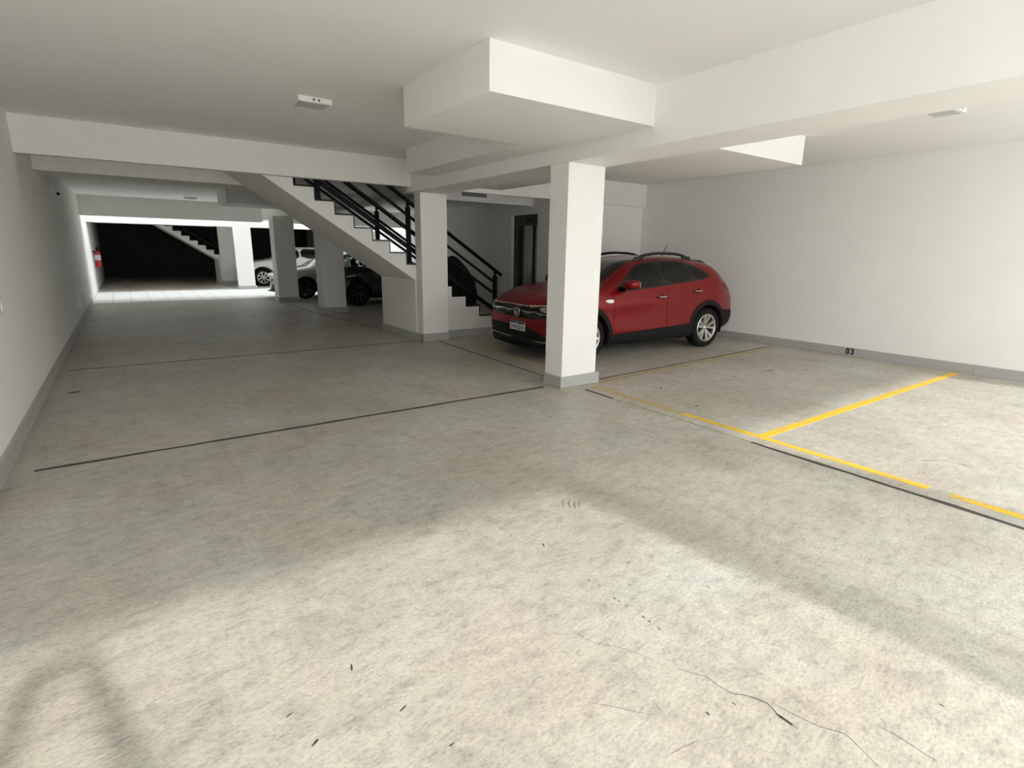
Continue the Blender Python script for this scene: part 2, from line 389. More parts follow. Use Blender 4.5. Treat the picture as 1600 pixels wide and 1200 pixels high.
CR = [[(1.499, 1.008), (1.528, 0.959), (1.554, 0.923), (1.55, 0.88), (1.555, 0.851), (1.561, 0.823), (1.589, 0.798), (1.608, 0.767), (1.622, 0.728), (1.607, 0.686), (1.61, 0.66), (1.611, 0.639), (1.606, 0.615)],
      [(1.635, 0.736), (1.648, 0.675), (1.661, 0.622), (1.675, 0.582), (1.715, 0.521), (1.707, 0.489), (1.695, 0.456), (1.676, 0.404)],
      [(1.288, 1.44), (1.311, 1.367), (1.336, 1.282), (1.394, 1.217), (1.437, 1.139), (1.462, 1.052)]]
for pts, wd in zip(CR, (.0034, .002, .0018)): polyline('floor_crack', pts, wd)
for a, b in (((1.517, 1.833), (1.743, 1.775)), ((2.415, 1.149), (2.414, 1.085)), ((2.921, 2.102), (2.888, 2.024)), ((4.768, 1.315), (4.973, 1.195)), ((4.937, 1.165), (4.956, 1.026)), ((1.111, 1.087), (1.257, .924)), ((1.842, .468), (1.846, .312)), ((1.298, .959), (1.293, .919)), ((1.194, .795), (1.298, .777))):
    a, b = Vector(a), Vector(b); polyline('floor_scratch', [tuple(a), tuple(a.lerp(b, .35)+Vector((.004, .002))), tuple(a.lerp(b, .7)), tuple(b)], .0028 if a.x < 4 else .012, 'scuff')
for (x, y, ln, wd, an) in ((1.606, .663, .055, .012, 1.57), (1.625, 1.974, .03, .009, 1.2), (.50, 1.70, .035, .007, 1.3), (.261, 1.611, .028, .006, .3), (.58, 1.422, .03, .008, .4), (.30, 1.457, .03, .009, .6), (.649, 1.209, .02, .006, .2), (4.9, 3.9, .07, .02, .5), (4.6, 3.2, .05, .02, .2), (6.2, 3.8, .1, .02, .3), (6.9, 3.75, .25, .02, -.1), (7.4, 3.5, .2, .018, -.1), (-.60, 7.15, .12, .05, .2)):
    d = Vector((math.cos(an), math.sin(an)))*ln/2; p = Vector((x, y))
    polyline('floor_chip', [tuple(p-d), tuple(p-d*.3), tuple(p+d*.4), tuple(p+d)], wd)
for x, y in ((1.607, 1.607), (1.617, 1.549), (1.607, 1.441), (1.608, 1.418), (1.611, 1.373), (1.615, 1.28), (1.615, 1.248), (1.614, 1.194), (1.738, 1.476), (2.029, 1.254), (1.874, 1.605), (2.489, .401), (1.524, .796), (1.414, .823), (2.114, .382)):
    polyline('floor_chip', [(x, y+.008), (x+.002, y), (x, y-.008)], .006)
for a, b in (((2.071, 2.327), (2.0, 2.244)), ((2.092, 2.297), (2.024, 2.213)), ((2.115, 2.271), (2.05, 2.195)), ((2.14, 2.254), (2.072, 2.18))):
    a, b = Vector(a), Vector(b); polyline('floor_scratch', [tuple(a), tuple(a.lerp(b, .5)+Vector((-.006, .006))), tuple(b)], .010, 'scuff')
# pavers of the open courtyard
tx, ty = (XR-XL)/22, (YC1-18.6)/5
tm = None
for r_ in range(5):
    for c_ in range(22):
        if tm is None:
            bm = bmesh.new(); bbox(bm, .006, tx-.006, .006, ty-.006, -.011, .001, .003); o = bmobj('paver', bm, 'tile', floor); tm = o.data
        else:
            o = link(bpy.data.objects.new('paver', tm), floor)
        o.location = (XL+c_*tx, 18.6+r_*ty, random.uniform(-.001, .0015))

# ------------------------------------------------------------------ columns
def column(label, x0, x1, y0, y1, ztop, step=True, base=True, group='square white columns of the garage', bb=(.012, .05)):
    r = empty('column', ((x0+x1)/2, (y0+y1)/2, 0)); tag(r, label, 'column', group)
    ox, oy = -(x0+x1)/2, -(y0+y1)/2
    sh = lambda b: (b[0]+ox, b[1]+ox, b[2]+oy, b[3]+oy, b[4], b[5])
    if step:
        boxobj('shaft', sh((x0, x1-.075, y0, y1, 0, ztop)), 'wall', r, .004)
        boxobj('edge_strip', sh((x1-.075, x1, y0+.012, y1, 0, ztop)), 'wall', r, .003)
    else:
        boxobj('shaft', sh((x0, x1, y0, y1, 0, ztop)), 'wall', r, .004)
    if base: boxobj('baseboard', sh((x0-bb[0], x1+bb[1], y0-.004, y1+bb[0], 0.0005, BBH+.005)), 'base', r, .004)
    return r
column('white square column nearest the camera, in front of the red car', 3.895, 4.43, 4.50, 4.80, BZ)
column('white column at the foot of the staircase with the black railing', 4.02, 4.50, 8.25, 8.475, BZ, step=False, bb=(.012, .012))
column('shaded column behind the staircase, beside the black car', 3.84, 4.40, 13.3, 13.75, BZ)
column('grey shaded column standing across the nose of the silver car', 3.60, 4.15, 16.8, 17.35, BZ, step=False, bb=(.012, .03))
column('brightly sunlit white column at the far side of the open courtyard', 3.50, 4.06, YC1-.32, YC1, 2.8, step=False)
column('grey column in the dark far block at the foot of its staircase', 3.46, 4.04, 26.68, 26.89, ZC-.1)

# ------------------------------------------------------------------ staircase
RUN, RISE = .285, .186
def make_stair():
    W = 1.49
    root = empty('staircase', (0, 0, 0))
    xf = lambda k: 6.125-RUN*k
    N_ = 16
    poly = [(xf(1), 0)]
    for k in range(1, N_+1):
        poly += [(xf(k), RISE*k-.025), (xf(k+1), RISE*k-.025)]
    zs = lambda x: 1.03+(4.0-x)*RISE/RUN
    poly += [(xf(N_+1)-.5, RISE*N_-.025), (xf(N_+1)-.5, RISE*N_-.28), (xf(N_+1)+.15, RISE*N_-.28)]
    poly += [(4.0, 1.03), (4.0, 0)]
    prism_y('flight', poly, 0, W, 'wall', root)
    tr = rs = None
    for k in range(1, N_+1):
        if tr is None:
            t = boxobj('tread', (-RUN, .022, -.015, W, -.025, 0), 'granite', root, .004); tr = t.data
            s = boxobj('riser', (0, .018, -.004, W, -RISE+.001, -.025), 'granite', root); rs = s.data
        else:
            t = link(bpy.data.objects.new('tread', tr), root); s = link(bpy.data.objects.new('riser', rs), root)
        t.location = s.location = (xf(k), 0, RISE*k)
    # railings on both sides
    sl = RISE/RUN; dv = Vector((-1, 0, sl)).normalized()
    zp = lambda x: RISE+(xf(1)-x)*sl
    for yy in (.06, W-.08):
        x0, x1 = 5.80, 1.55
        low = None
        for i, h in enumerate((.13, .43, .64)):
            bm = bmesh.new(); a = Vector((5.66, yy, zp(5.66)+h)); b = Vector((x1, yy, zp(x1)+h))
            hw, hh = (.016, .042) if i == 0 else (.014, .026)
            q = []
            for p in (a, b):
                q.append([bm.verts.new(p+Vector((0, sy*hw, sz*hh))) for sy, sz in ((-1, -1), (1, -1), (1, 1), (-1, 1))])
            for j in range(4): bm.faces.new((q[0][j], q[0][(j+1) % 4], q[1][(j+1) % 4], q[1][j]))
            bm.faces.new(q[0][::-1]); bm.faces.new(q[1])
            if i == 0: low = bmobj('railing', bm, 'black_metal', root)
            else: bmobj('rail', bm, 'black_metal', low)
        tube('handrail', [(x0, yy, zp(x0)+.87), (x1, yy, zp(x1)+.87)], .031, 'black_metal', low, 10)
        for px in (5.66, 3.93, 2.49):
            k = int((6.125-px)/RUN)
            b = [(px-.032, px+.032, yy-.032, yy+.032, RISE*k, zp(px)+.77), (px-.018, px+.018, yy-.018, yy+.018, zp(px)+.77, zp(px)+.85), (px-.05, px+.05, yy-.045, yy+.045, RISE*k, RISE*k+.012)]
            boxes('post', b, 'black_metal', low)
    return root
st1 = make_stair(); st1.location = (0, 8.48, 0)
tag(st1, 'white concrete staircase with black granite steps and railing behind the second column', 'staircase', 'garage staircases')
run_base('baseboard', (4.0, 10.0-8.48-.03), (4.0, 8.26-8.48), (-1, 0), parent=st1, kind=False)
run_base('baseboard', (4.52, 0), (5.84, 0), (0, -1), parent=st1, kind=False)
st2 = copy_tree(st1); st2.location = (S2X, 26.90, -0.02)
tag(st2, 'dim far staircase in the dark block beyond the bright courtyard', 'staircase', 'garage staircases')
for ch in list(st2.children):
    if ch.name.startswith('baseboard'):
        for g in list(ch.children): bpy.data.objects.remove(g)
        bpy.data.objects.remove(ch)

# ------------------------------------------------------------------ lift door
d1 = tag(boxes('door_1', [(LX+.07, LX+.14, 9.003, 9.917, 2.06, 2.277), (LX+.07, LX+.14, 9.003, 9.06, 0, 2.06), (LX+.07, LX+.14, 9.76, 9.917, 0, 2.06)], 'dark_steel'), kind='structure')
boxobj('door_panel', (LX+.10, LX+.12, 9.28, 9.58, .01, 2.06), 'steel', d1)
boxobj('door_panel', (LX+.085, LX+.10, 9.06, 9.17, .01, 2.06), 'steel', d1)
boxobj('door_panel', (LX+.11, LX+.125, 9.60, 9.66, .01, 2.06), 'dark_steel', d1)
boxobj('door_recess', (LX+.13, LX+.14, 9.06, 9.76, .01, 2.06), 'ink', d1)
boxobj('floor_indicator', (LX+.062, LX+.07, 9.31, 9.46, 2.12, 2.18), 'ink', d1)

# ------------------------------------------------------------------ ceiling emergency lights, wall fittings
def emergency_light(x, y, z, rz, label):
    r = empty('emergency_light', (x, y, z), rz); tag(r, label, 'ceiling light', 'slim emergency lights on the ceiling')
    boxobj('housing', (-.155, .155, -.12, .13, -.042, 0), 'white_plastic', r, .006)
    boxobj('diffuser', (-.135, .135, -.10, .11, -.047, -.042), 'diffuser', r, .002)
    boxobj('front_cap', (-.157, .157, -.135, -.12, -.046, 0), 'white_plastic', r, .003)
    for dx in (-.025, .025): lathe('test_button', [(0, -.006), (.009, -.006), (.009, 0), (0, 0)], 'ink', r, seg=14).location = (dx+.01, -.134, -.022)
    return r
emergency_light(1.68, 5.76, ZC, 0, 'slim white emergency light on the ceiling left of the soffit box')
emergency_light(6.605, 2.20, ZC, 0, 'slim white emergency light on the ceiling near the right wall')
emergency_light(1.79, 18.4, ZC, 0, 'tiny emergency light on the far ceiling before the courtyard')

sw = empty('light_switch', (XL, 5.78, 1.045)); tag(sw, 'white switch plate on the left wall at the picture edge', 'switch')
boxobj('plate', (0, .008, -.06, .06, -.06, .06), 'white_plastic', sw, .003)
boxobj('rocker', (.008, .013, -.022, .022, -.035, .035), 'white_plastic', sw, .002)
boxobj('shadow_rim', (.0, .004, -.064, .064, -.064, .064), 'grout', sw)  # grey backing rim drawn in as the shadow line round the plate
for i, yy in enumerate((13.75, 15.0)):
    vt = empty('wall_outlet', (XL, yy, .42)); tag(vt, ('nearer' if i == 0 else 'farther')+' of two bright wall outlets low on the left wall', 'outlet', 'low outlets on the left wall')
    boxobj('box', (0, .045, -.05, .05, -.11, .11), 'white_plastic', vt, .004)
    boxobj('cover', (.045, .06, -.06, .06, -.125, .125), 'white_plastic', vt, .004)
dc = empty('security_camera', (XL, 12.2, 2.42)); tag(dc, 'small white security camera high on the left wall', 'camera')
lathe('mount', [(0, 0), (.06, 0), (.06, .025), (0, .03)], 'white_plastic', dc, axis='x', seg=20)
tube('arm', [(.02, 0, 0), (.06, 0, -.01), (.09, 0, -.035)], .012, 'white_plastic', dc, 8)
tube('camera_body', [(.09, .06, -.05), (.09, -.08, -.065)], .032, 'white_plastic', dc, 14)
tube('lens', [(.09, -.08, -.065), (.09, -.088, -.066)], .024, 'ink', dc, 14)

ex = empty('fire_extinguisher', (XL+.11, 24.6, .80)); tag(ex, 'red fire extinguisher with white label hung on the left wall past the courtyard', 'extinguisher')
lathe('cylinder', [(0, 0), (.085, 0), (.092, .015), (.092, .44), (.085, .49), (.06, .53), (.03, .56), (.025, .60), (0, .60)], 'ext_red', ex, axis='z', seg=28)
lathe('label_band', [(.0935, .24), (.0935, .42)], 'plate', ex, axis='z', seg=28)
boxobj('valve', (-.03, .03, -.03, .03, .59, .66), 'black_metal', ex, .005)
boxes('handle', [(-.015, .015, -.13, .03, .665, .685), (-.015, .015, -.12, .03, .70, .715)], 'black_metal', ex)
tube('hose', [(0, .03, .63), (.03, .10, .60), (.05, .13, .50), (.05, .125, .36), (.045, .115, .25)], .012, 'black_metal', ex, 8)
boxobj('bracket', (-.11, -.05, -.03, .03, .50, .56), 'black_metal', ex)

# the bay number stencilled on the right wall
def ribbon(pts, hw, closed=False):
    n = len(pts); v, f = [], []
    for i, p in enumerate(pts):
        a = Vector(pts[(i-1) % n] if closed or i else pts[0]); b = Vector(pts[(i+1) % n] if closed or i < n-1 else pts[-1])
        t = (b-a).normalized(); nv = Vector((-t.y, t.x)); p = Vector(p); v += [p+nv*hw, p-nv*hw]
    for i in range(n if closed else n-1):
        k = (i+1) % n; f.append((2*i, 2*k, 2*k+1, 2*i+1))
    return v, f
def digit(pts, hw, closed, u0):
    v, f = ribbon(pts, hw, closed)
    return mobj('bay_number', [(XR-.0226, 3.665-(u0+q.x), .075+q.y) for q in v], f, 'ink', wr)
A0 = [2*math.pi*i/28 for i in range(28)]
se = lambda t, p: math.copysign(abs(t)**p, t)
digit([(.0165*se(math.cos(a), .75), .0395*se(math.sin(a), .62)) for a in A0], .0105, True, -.035)
three = [(.0165*math.cos(a)-.001, .0235+.0165*math.sin(a)) for a in [math.radians(175-i*265/13) for i in range(14)]]
three += [(.0165*math.cos(a)-.001, -.0205+.019*math.sin(a)) for a in [math.radians(80-i*255/13) for i in range(14)]]
digit(three, .0100, False, .032)

# ------------------------------------------------------------------ cars
def interp_s(keys, sm=.05):
    xs = np.array([k[0] for k in keys]); ys = np.array([k[1] for k in keys])
    g = np.arange(xs[0]-.5, xs[-1]+.5, .01); v = np.interp(g, xs, ys)
    # keep the slope at the ends while smoothing
    v = np.where(g < xs[0], ys[0]+(g-xs[0])*(ys[1]-ys[0])/(xs[1]-xs[0]), v)
    v = np.where(g > xs[-1], ys[-1]+(g-xs[-1])*(ys[-1]-ys[-2])/(xs[-1]-xs[-2]), v)
    k = np.exp(-.5*(np.arange(-30, 31)*.01/sm)**2); k /= k.sum()
    v2 = np.convolve(v, k, 'same'); v2[:40] = v[:40]; v2[-40:] = v[-40:]
    return lambda x: float(np.interp(x, g, v2))
def build_body(P):
    L, hw = P['L'], P['W']/2
    top, belt = interp_s(P['top']), interp_s(P['belt'], .12)
    low = interp_s(P['low'], .05)
    cab = interp_s(P['cab'], .08)
    xs = list(np.concatenate([np.linspace(0, .12, 5), np.linspace(.17, 1.0, 14), np.linspace(1.06, L-.75, 44), np.linspace(L-.7, L-.12, 12), np.linspace(L-.09, L, 4)]))
    fr = [(0, .0), (.55, .0), (.86, .0), (.945, .03), (.985, .12), (1.0, .24), (.993, .36), (.986, .50), (.987, .62), (.994, .73), (.997, .80), (.976, .90), (.95, 1.0)]
    th = [math.radians(a) for a in (7, 14, 22, 30, 38, 46, 54, 62, 70, 77, 84, 90)]
    rows = []
    for x in xs:
        wf = 1-.10*max(0, 1-x/.55)**2.2-.13*max(0, (x-(L-.75))/.75)**2.2
        w_ = hw*wf; zl, zb, zt = low(x), belt(x), top(x)
        c = cab(x); n = 2.8+2.6*c; tb = .04+.155*c
        pts = [(w_*a, zl+(zb-zl)*b) for a, b in fr]
        for t in th:
            s_ = math.sin(t)**(2/n); c_ = max(0, math.cos(t))**(2/n)
            pts.append((w_*.95*c_*(1-tb*s_), zb+(zt-zb)*s_))
        pts[-1] = (0, pts[-1][1])
        ring = []
        ff = max(0, 1-x/.9)**1.5; fb = max(0, (x-(L-.9))/.9)**1.5
        for y, z in pts:
            u = abs(y)/hw
            xx = x+ff*(P['bowf']*u**2.6+.30*max(0, z-.52)**1.4+.25*max(0, .34-z)**1.1)
            xx -= fb*(P['bowr']*u**2.6+P.get('rk', .35)*max(0, z-.62)**1.3+.5*max(0, .48-z)**1.2)
            ring.append((xx, y, z))
        full = [(a, -b, c2) for a, b, c2 in ring]+[(a, b, c2) for a, b, c2 in ring[-2:0:-1]]
        rows.append(full)
    n = len(rows[0]); v = [p for r in rows for p in r]; f = []
    for i in range(len(rows)-1):
        for j in range(n):
            k = (j+1) % n; f.append((i*n+j, i*n+k, (i+1)*n+k, (i+1)*n+j))
    # fan end caps through a column of middle points
    half = n//2
    for r in (0, len(rows)-1):
        b0 = r*n
        for j in range(half):
            a, b, c2, d = b0+j, b0+j+1, b0+(n-j-1) % n, b0+(n-j) % n
            q = []
            for t in (a, b, c2, d):
                if t not in q: q.append(t)
            if len(q) >= 3: f.append(tuple(q) if r else tuple(q[::-1]))
    return v, f
def round_poly(p, it=2):
    for _ in range(it):
        q = []
        for i in range(len(p)):
            a, b = Vector(p[i]), Vector(p[(i+1) % len(p)])
            q += [tuple(a*.75+b*.25), tuple(a*.25+b*.75)]
        p = q
    return p
def dens(p, st):
    q = []
    for i in range(len(p)):
        a, b = Vector(p[i]), Vector(p[(i+1) % len(p)]); n = max(1, int((b-a).length/st))
        q += [tuple(a+(b-a)*(k/n)) for k in range(n)]
    return q
def inside(pt, poly):
    x, y = pt; r = False; j = len(poly)-1
    for i in range(len(poly)):
        xi, yi = poly[i]; xj, yj = poly[j]
        if (yi > y) != (yj > y) and x < (xj-xi)*(y-yi)/(yj-yi)+xi: r = not r
        j = i
    return r
class Car:
    def __init__(s, name, P):
        s.P = P; s.root = empty(name)
        v, f = build_body(P)
        bm = bmesh.new(); bv = [bm.verts.new(p) for p in v]
        for q in f:
            try: bm.faces.new([bv[i] for i in q])
            except ValueError: pass
        bmesh.ops.remove_doubles(bm, verts=bm.verts, dist=1e-5)
        bmesh.ops.recalc_face_normals(bm, faces=bm.faces)
        s.bvh = BVHTree.FromBMesh(bm)
        for f_ in bm.faces:
            cm = f_.calc_center_median()
            if (f_.normal.z < -.30 and cm.z < .42) or (cm.x < .62 and cm.z < .262): f_.material_index = 1
        s.body = bmobj('body', bm, P['paint'], s.root, smooth=True); s.body.data.materials.append(MAT['clad'])
        s.hw = P['W']/2
    def hit(s, a, b, ax):
        if ax == 'L': o, d = Vector((a, -3, b)), Vector((0, 1, 0))
        elif ax == 'R': o, d = Vector((a, 3, b)), Vector((0, -1, 0))
        elif ax == 'F': o, d = Vector((-2, a, b)), Vector((1, 0, 0))
        elif ax == 'B': o, d = Vector((8, a, b)), Vector((-1, 0, 0))
        else: o, d = Vector((a, b, 4)), Vector((0, 0, -1))
        h = s.bvh.ray_cast(o, d)
        if h[0] is None:
            g = {'L': Vector((a, -s.hw, b)), 'R': Vector((a, s.hw, b)), 'F': Vector((.1, a, b)), 'B': Vector((s.P['L']-.1, a, b)), 'T': Vector((a, b, 1))}[ax]
            h = s.bvh.find_nearest(g)
        n = h[1]
        if n.dot(d) > 0: n = -n
        return h[0], n
    def patch(s, name, poly, ax, mat, off=.004, rnd=1, st=.035, parent=None, skirt=.012):
        p = round_poly(poly, rnd) if rnd else list(poly)
        p = dens(p, st)
        x0, x1 = min(q[0] for q in p), max(q[0] for q in p); y0, y1 = min(q[1] for q in p), max(q[1] for q in p)
        pts = [Vector(q) for q in p]; ne = len(pts)
        gx = np.arange(x0+st/2, x1, st); gy = np.arange(y0+st/2, y1, st)
        for a in gx:
            for b in gy:
                if inside((a, b), p) and min((Vector((a, b))-Vector(q)).length for q in p) > st*.35: pts.append(Vector((a, b)))
        vs_, es, fs, *_ = delaunay_2d_cdt(pts, [(i, (i+1) % ne) for i in range(ne)], [], 1, 1e-6)
        V = []
        for q in vs_:
            h, n = s.hit(q.x, q.y, ax); V.append(h+n*off)
        F = [tuple(t) for t in fs]
        # outer rim down to the body
        from collections import Counter
        cn = Counter()
        for t in F:
            for i in range(3): cn[frozenset((t[i], t[(i+1) % 3]))] += 1
        rim = {}
        nV = len(V)
        bmv = list(V)
        def low(i):
            if i not in rim:
                h, n = s.hit(vs_[i].x, vs_[i].y, ax); rim[i] = len(bmv); bmv.append(h-n*skirt)
            return rim[i]
        F2 = list(F)
        for t in F:
            for i in range(3):
                a, b = t[i], t[(i+1) % 3]
                if cn[frozenset((a, b))] == 1: F2.append((b, a, low(a), low(b)))
        bm = bmesh.new(); bv = [bm.verts.new(q) for q in bmv]
        for t in F2:
            try: bm.faces.new([bv[i] for i in t])
            except ValueError: pass
        o = bmobj(name, bm, mat, parent or s.root)
        # smooth the skin, keep rim crisp
        me = o.data
        me.polygons.foreach_set('use_smooth', [len(pl.vertices) == 3 for pl in me.polygons])
        try: me.set_sharp_from_angle(angle=math.radians(40))
        except Exception: pass
        return o
    def cut(s, bms):
        bm = bmesh.new()
        for fn in bms: fn(bm)
        bmesh.ops.recalc_face_normals(bm, faces=bm.faces)
        me = bpy.data.meshes.new('cut'); bm.to_mesh(me); bm.free()
        c = bpy.data.objects.new('cut', me); COL.objects.link(c)
        md = s.body.modifiers.new('b', 'BOOLEAN'); md.object = c; md.operation = 'DIFFERENCE'; md.solver = 'EXACT'
        bpy.context.view_layer.update()
        ev = s.body.evaluated_get(bpy.context.evaluated_depsgraph_get())
        nm = bpy.data.meshes.new_from_object(ev)
        s.body.modifiers.clear(); old = s.body.data; s.body.data = nm; bpy.data.meshes.remove(old)
        bpy.data.objects.remove(c)
        # flat-shade nothing on the skin but keep cut edges crisp
        try: nm.set_sharp_from_angle(angle=math.radians(50))
        except Exception: pass

WHEEL_CACHE = {}
def make_wheel(parent, loc, side, R=.328, wid=.21, style='five', rim='alloy'):
    key = (R, style, rim)
    if key not in WHEEL_CACHE:
        rr = R*.70; hwid = wid/2
        prof = [(rr-.004, hwid-.012), (rr+.02, hwid-.002), (R-.045, hwid), (R-.016, hwid-.012), (R-.003, hwid-.035), (R, hwid-.06), (R, -hwid+.06), (R-.003, -hwid+.035), (R-.016, -hwid+.012), (R-.045, -hwid), (rr+.02, -hwid+.002), (rr-.004, -hwid+.012)]
        prof = [(r, -t) for r, t in prof]
        tire = lathe('wheel', prof, 'rubber', parent, seg=48, closed=True)
        lathe('rim', [(rr, -hwid+.008), (rr-.004, -hwid+.002), (rr-.020, -hwid+.002), (rr-.024, -hwid+.02), (rr-.03, -hwid+.05), (rr-.03, hwid-.03), (rr, hwid-.02)], rim, tire, seg=48)
        lathe('brake_disc', [(0, -.01), (rr-.06, -.01), (rr-.06, .01), (rr-.035, .02), (rr-.035, .05), (0, .05)], 'alloy_dark', tire, seg=32)
        ns = 5 if style == 'five' else 8
        for k in range(ns):
            a = 2*math.pi*k/ns+.2
            bm = bmesh.new()
            for sgn in ((-1, 1) if style == 'five' else (0,)):
                a0 = a+sgn*.10; a1 = a+sgn*.26 if style == 'five' else a+.12
                w0, w1 = (.015, .024) if style == 'five' else (.016, .028)
                p0 = Vector((math.cos(a0)*.035, 0, math.sin(a0)*.035)); p1 = Vector((math.cos(a1)*(rr-.018), 0, math.sin(a1)*(rr-.018)))
                t = (p1-p0).normalized(); nv = Vector((-t.z, 0, t.x))
                y0, y1 = -hwid+.038, -hwid+.008
                q = []
                for p, ww, yy in ((p0, w0, y0), (p1, w1, y1)):
                    q.append([bm.verts.new((p.x+nv.x*sx*ww*tw, yy+dy, p.z+nv.z*sx*ww*tw)) for sx, dy, tw in ((-1, .03, 1.2), (1, .03, 1.2), (1, 0, .8), (-1, 0, .8))])
                for j in range(4): bm.faces.new((q[0][j], q[0][(j+1) % 4], q[1][(j+1) % 4], q[1][j]))
                bm.faces.new(q[0][::-1]); bm.faces.new(q[1])
            bmobj('spoke', bm, rim, tire)
        lathe('hub_cap', [(0, -hwid+.026), (.03, -hwid+.028), (.036, -hwid+.036), (.036, -.01)], rim, tire, seg=20)
        WHEEL_CACHE[key] = tire
    else:
        tire = copy_tree(WHEEL_CACHE[key], parent)
    tire.location = loc
    tire.rotation_euler = (0, 0, 0 if side < 0 else math.pi)
    return tire
def arch_ring(cx, cz, r0, r1, a0, a1, n=22):
    A = [math.radians(a0+(a1-a0)*i/n) for i in range(n+1)]
    return [(cx+r1*math.cos(a), cz+r1*math.sin(a)) for a in A]+[(cx+r0*math.cos(a), cz+r0*math.sin(a)) for a in reversed(A)]
def cyl_cut(cx, cz, r, y0, y1, n=40):
    def fn(bm):
        A = [2*math.pi*i/n for i in range(n)]
        a = [bm.verts.new((cx+r*math.cos(t), y0, cz+r*math.sin(t))) for t in A]; b = [bm.verts.new((cx+r*math.cos(t), y1, cz+r*math.sin(t))) for t in A]
        for i in range(n): bm.faces.new((a[i], a[(i+1) % n], b[(i+1) % n], b[i]))
        bm.faces.new(a[::-1]); bm.faces.new(b)
    return fn
def prism_cut(poly, y0, y1):
    def fn(bm):
        a = [bm.verts.new((x, y0, z)) for x, z in poly]; b = [bm.verts.new((x, y1, z)) for x, z in poly]
        n = len(poly)
        for i in range(n): bm.faces.new((a[i], a[(i+1) % n], b[(i+1) % n], b[i]))
        bm.faces.new(a[::-1]); bm.faces.new(b)
    return fn
def finish_wheels(car, style, rim, R=.328):
    P = car.P; ra = P['arch']; hw = car.hw
    car.cut([cyl_cut(x, R, ra, s*(hw+.2) if s < 0 else hw-.30, -hw+.30 if s < 0 else hw+.2) for x in P['axles'] for s in (-1, 1)]+car_extra_cuts(car))
    for x in P['axles']:
        for s in (-1, 1):
            n = 24; v, f = [], []
            for i in range(n+1):
                a = math.radians(-15+210*i/n)
                for yy in (s*(hw-.02), s*(hw-.295)): v.append((x+(ra-.006)*math.cos(a), yy, R+(ra-.006)*math.sin(a)))
            f = [(2*i, 2*i+1, 2*i+3, 2*i+2) for i in range(n)]
            c = len(v); v.append((x, s*(hw-.295), R))
            f += [(2*i+1, c, 2*i+3) for i in range(n)]
            mobj('arch_liner', v, f, 'rubber', car.root)
            make_wheel(car.root, (x, s*(hw-P.get('winset', .115)), R), s, R, .21, style, rim)
def car_extra_cuts(car): return [prism_cut(p, -2, 2) for p in car.P.get('holes', [])]

# --- the red crossover
P = dict(L=4.25, W=1.757, paint='red_paint', bowf=.30, bowr=.20, rk=.34, arch=.385, axles=(.84, 3.39), winset=.112,
         top=[(0, .80), (.08, .855), (.25, .93), (.6, 1.01), (1.0, 1.055), (1.17, 1.07), (1.45, 1.22), (1.78, 1.385), (2.05, 1.452), (2.5, 1.485), (2.9, 1.475), (3.3, 1.435), (3.62, 1.39), (3.78, 1.34), (3.95, 1.245), (4.12, 1.14), (4.25, 1.05)],
         belt=[(0, .66), (.15, .74), (.5, .86), (1.0, .92), (1.4, .95), (2.4, 1.01), (3.1, 1.07), (3.5, 1.12), (3.9, 1.08), (4.25, .93)],
         low=[(0, .205), (.3, .20), (.6, .20), (3.6, .20), (3.9, .25), (4.25, .33)],
         cab=[(0, 0), (1.05, 0), (1.7, 1), (3.4, 1), (4.0, .55), (4.25, .4)])
rc = Car('car', P); R_ = rc.root
DLO = [(1.36, .975), (1.58, 1.15), (1.84, 1.325), (2.04, 1.385), (2.25, 1.405), (2.6, 1.415), (2.9, 1.395), (3.15, 1.33), (3.36, 1.235), (3.42, 1.175), (3.34, 1.135), (3.08, 1.10), (2.38, 1.04), (1.93, .995), (1.5, .962)]
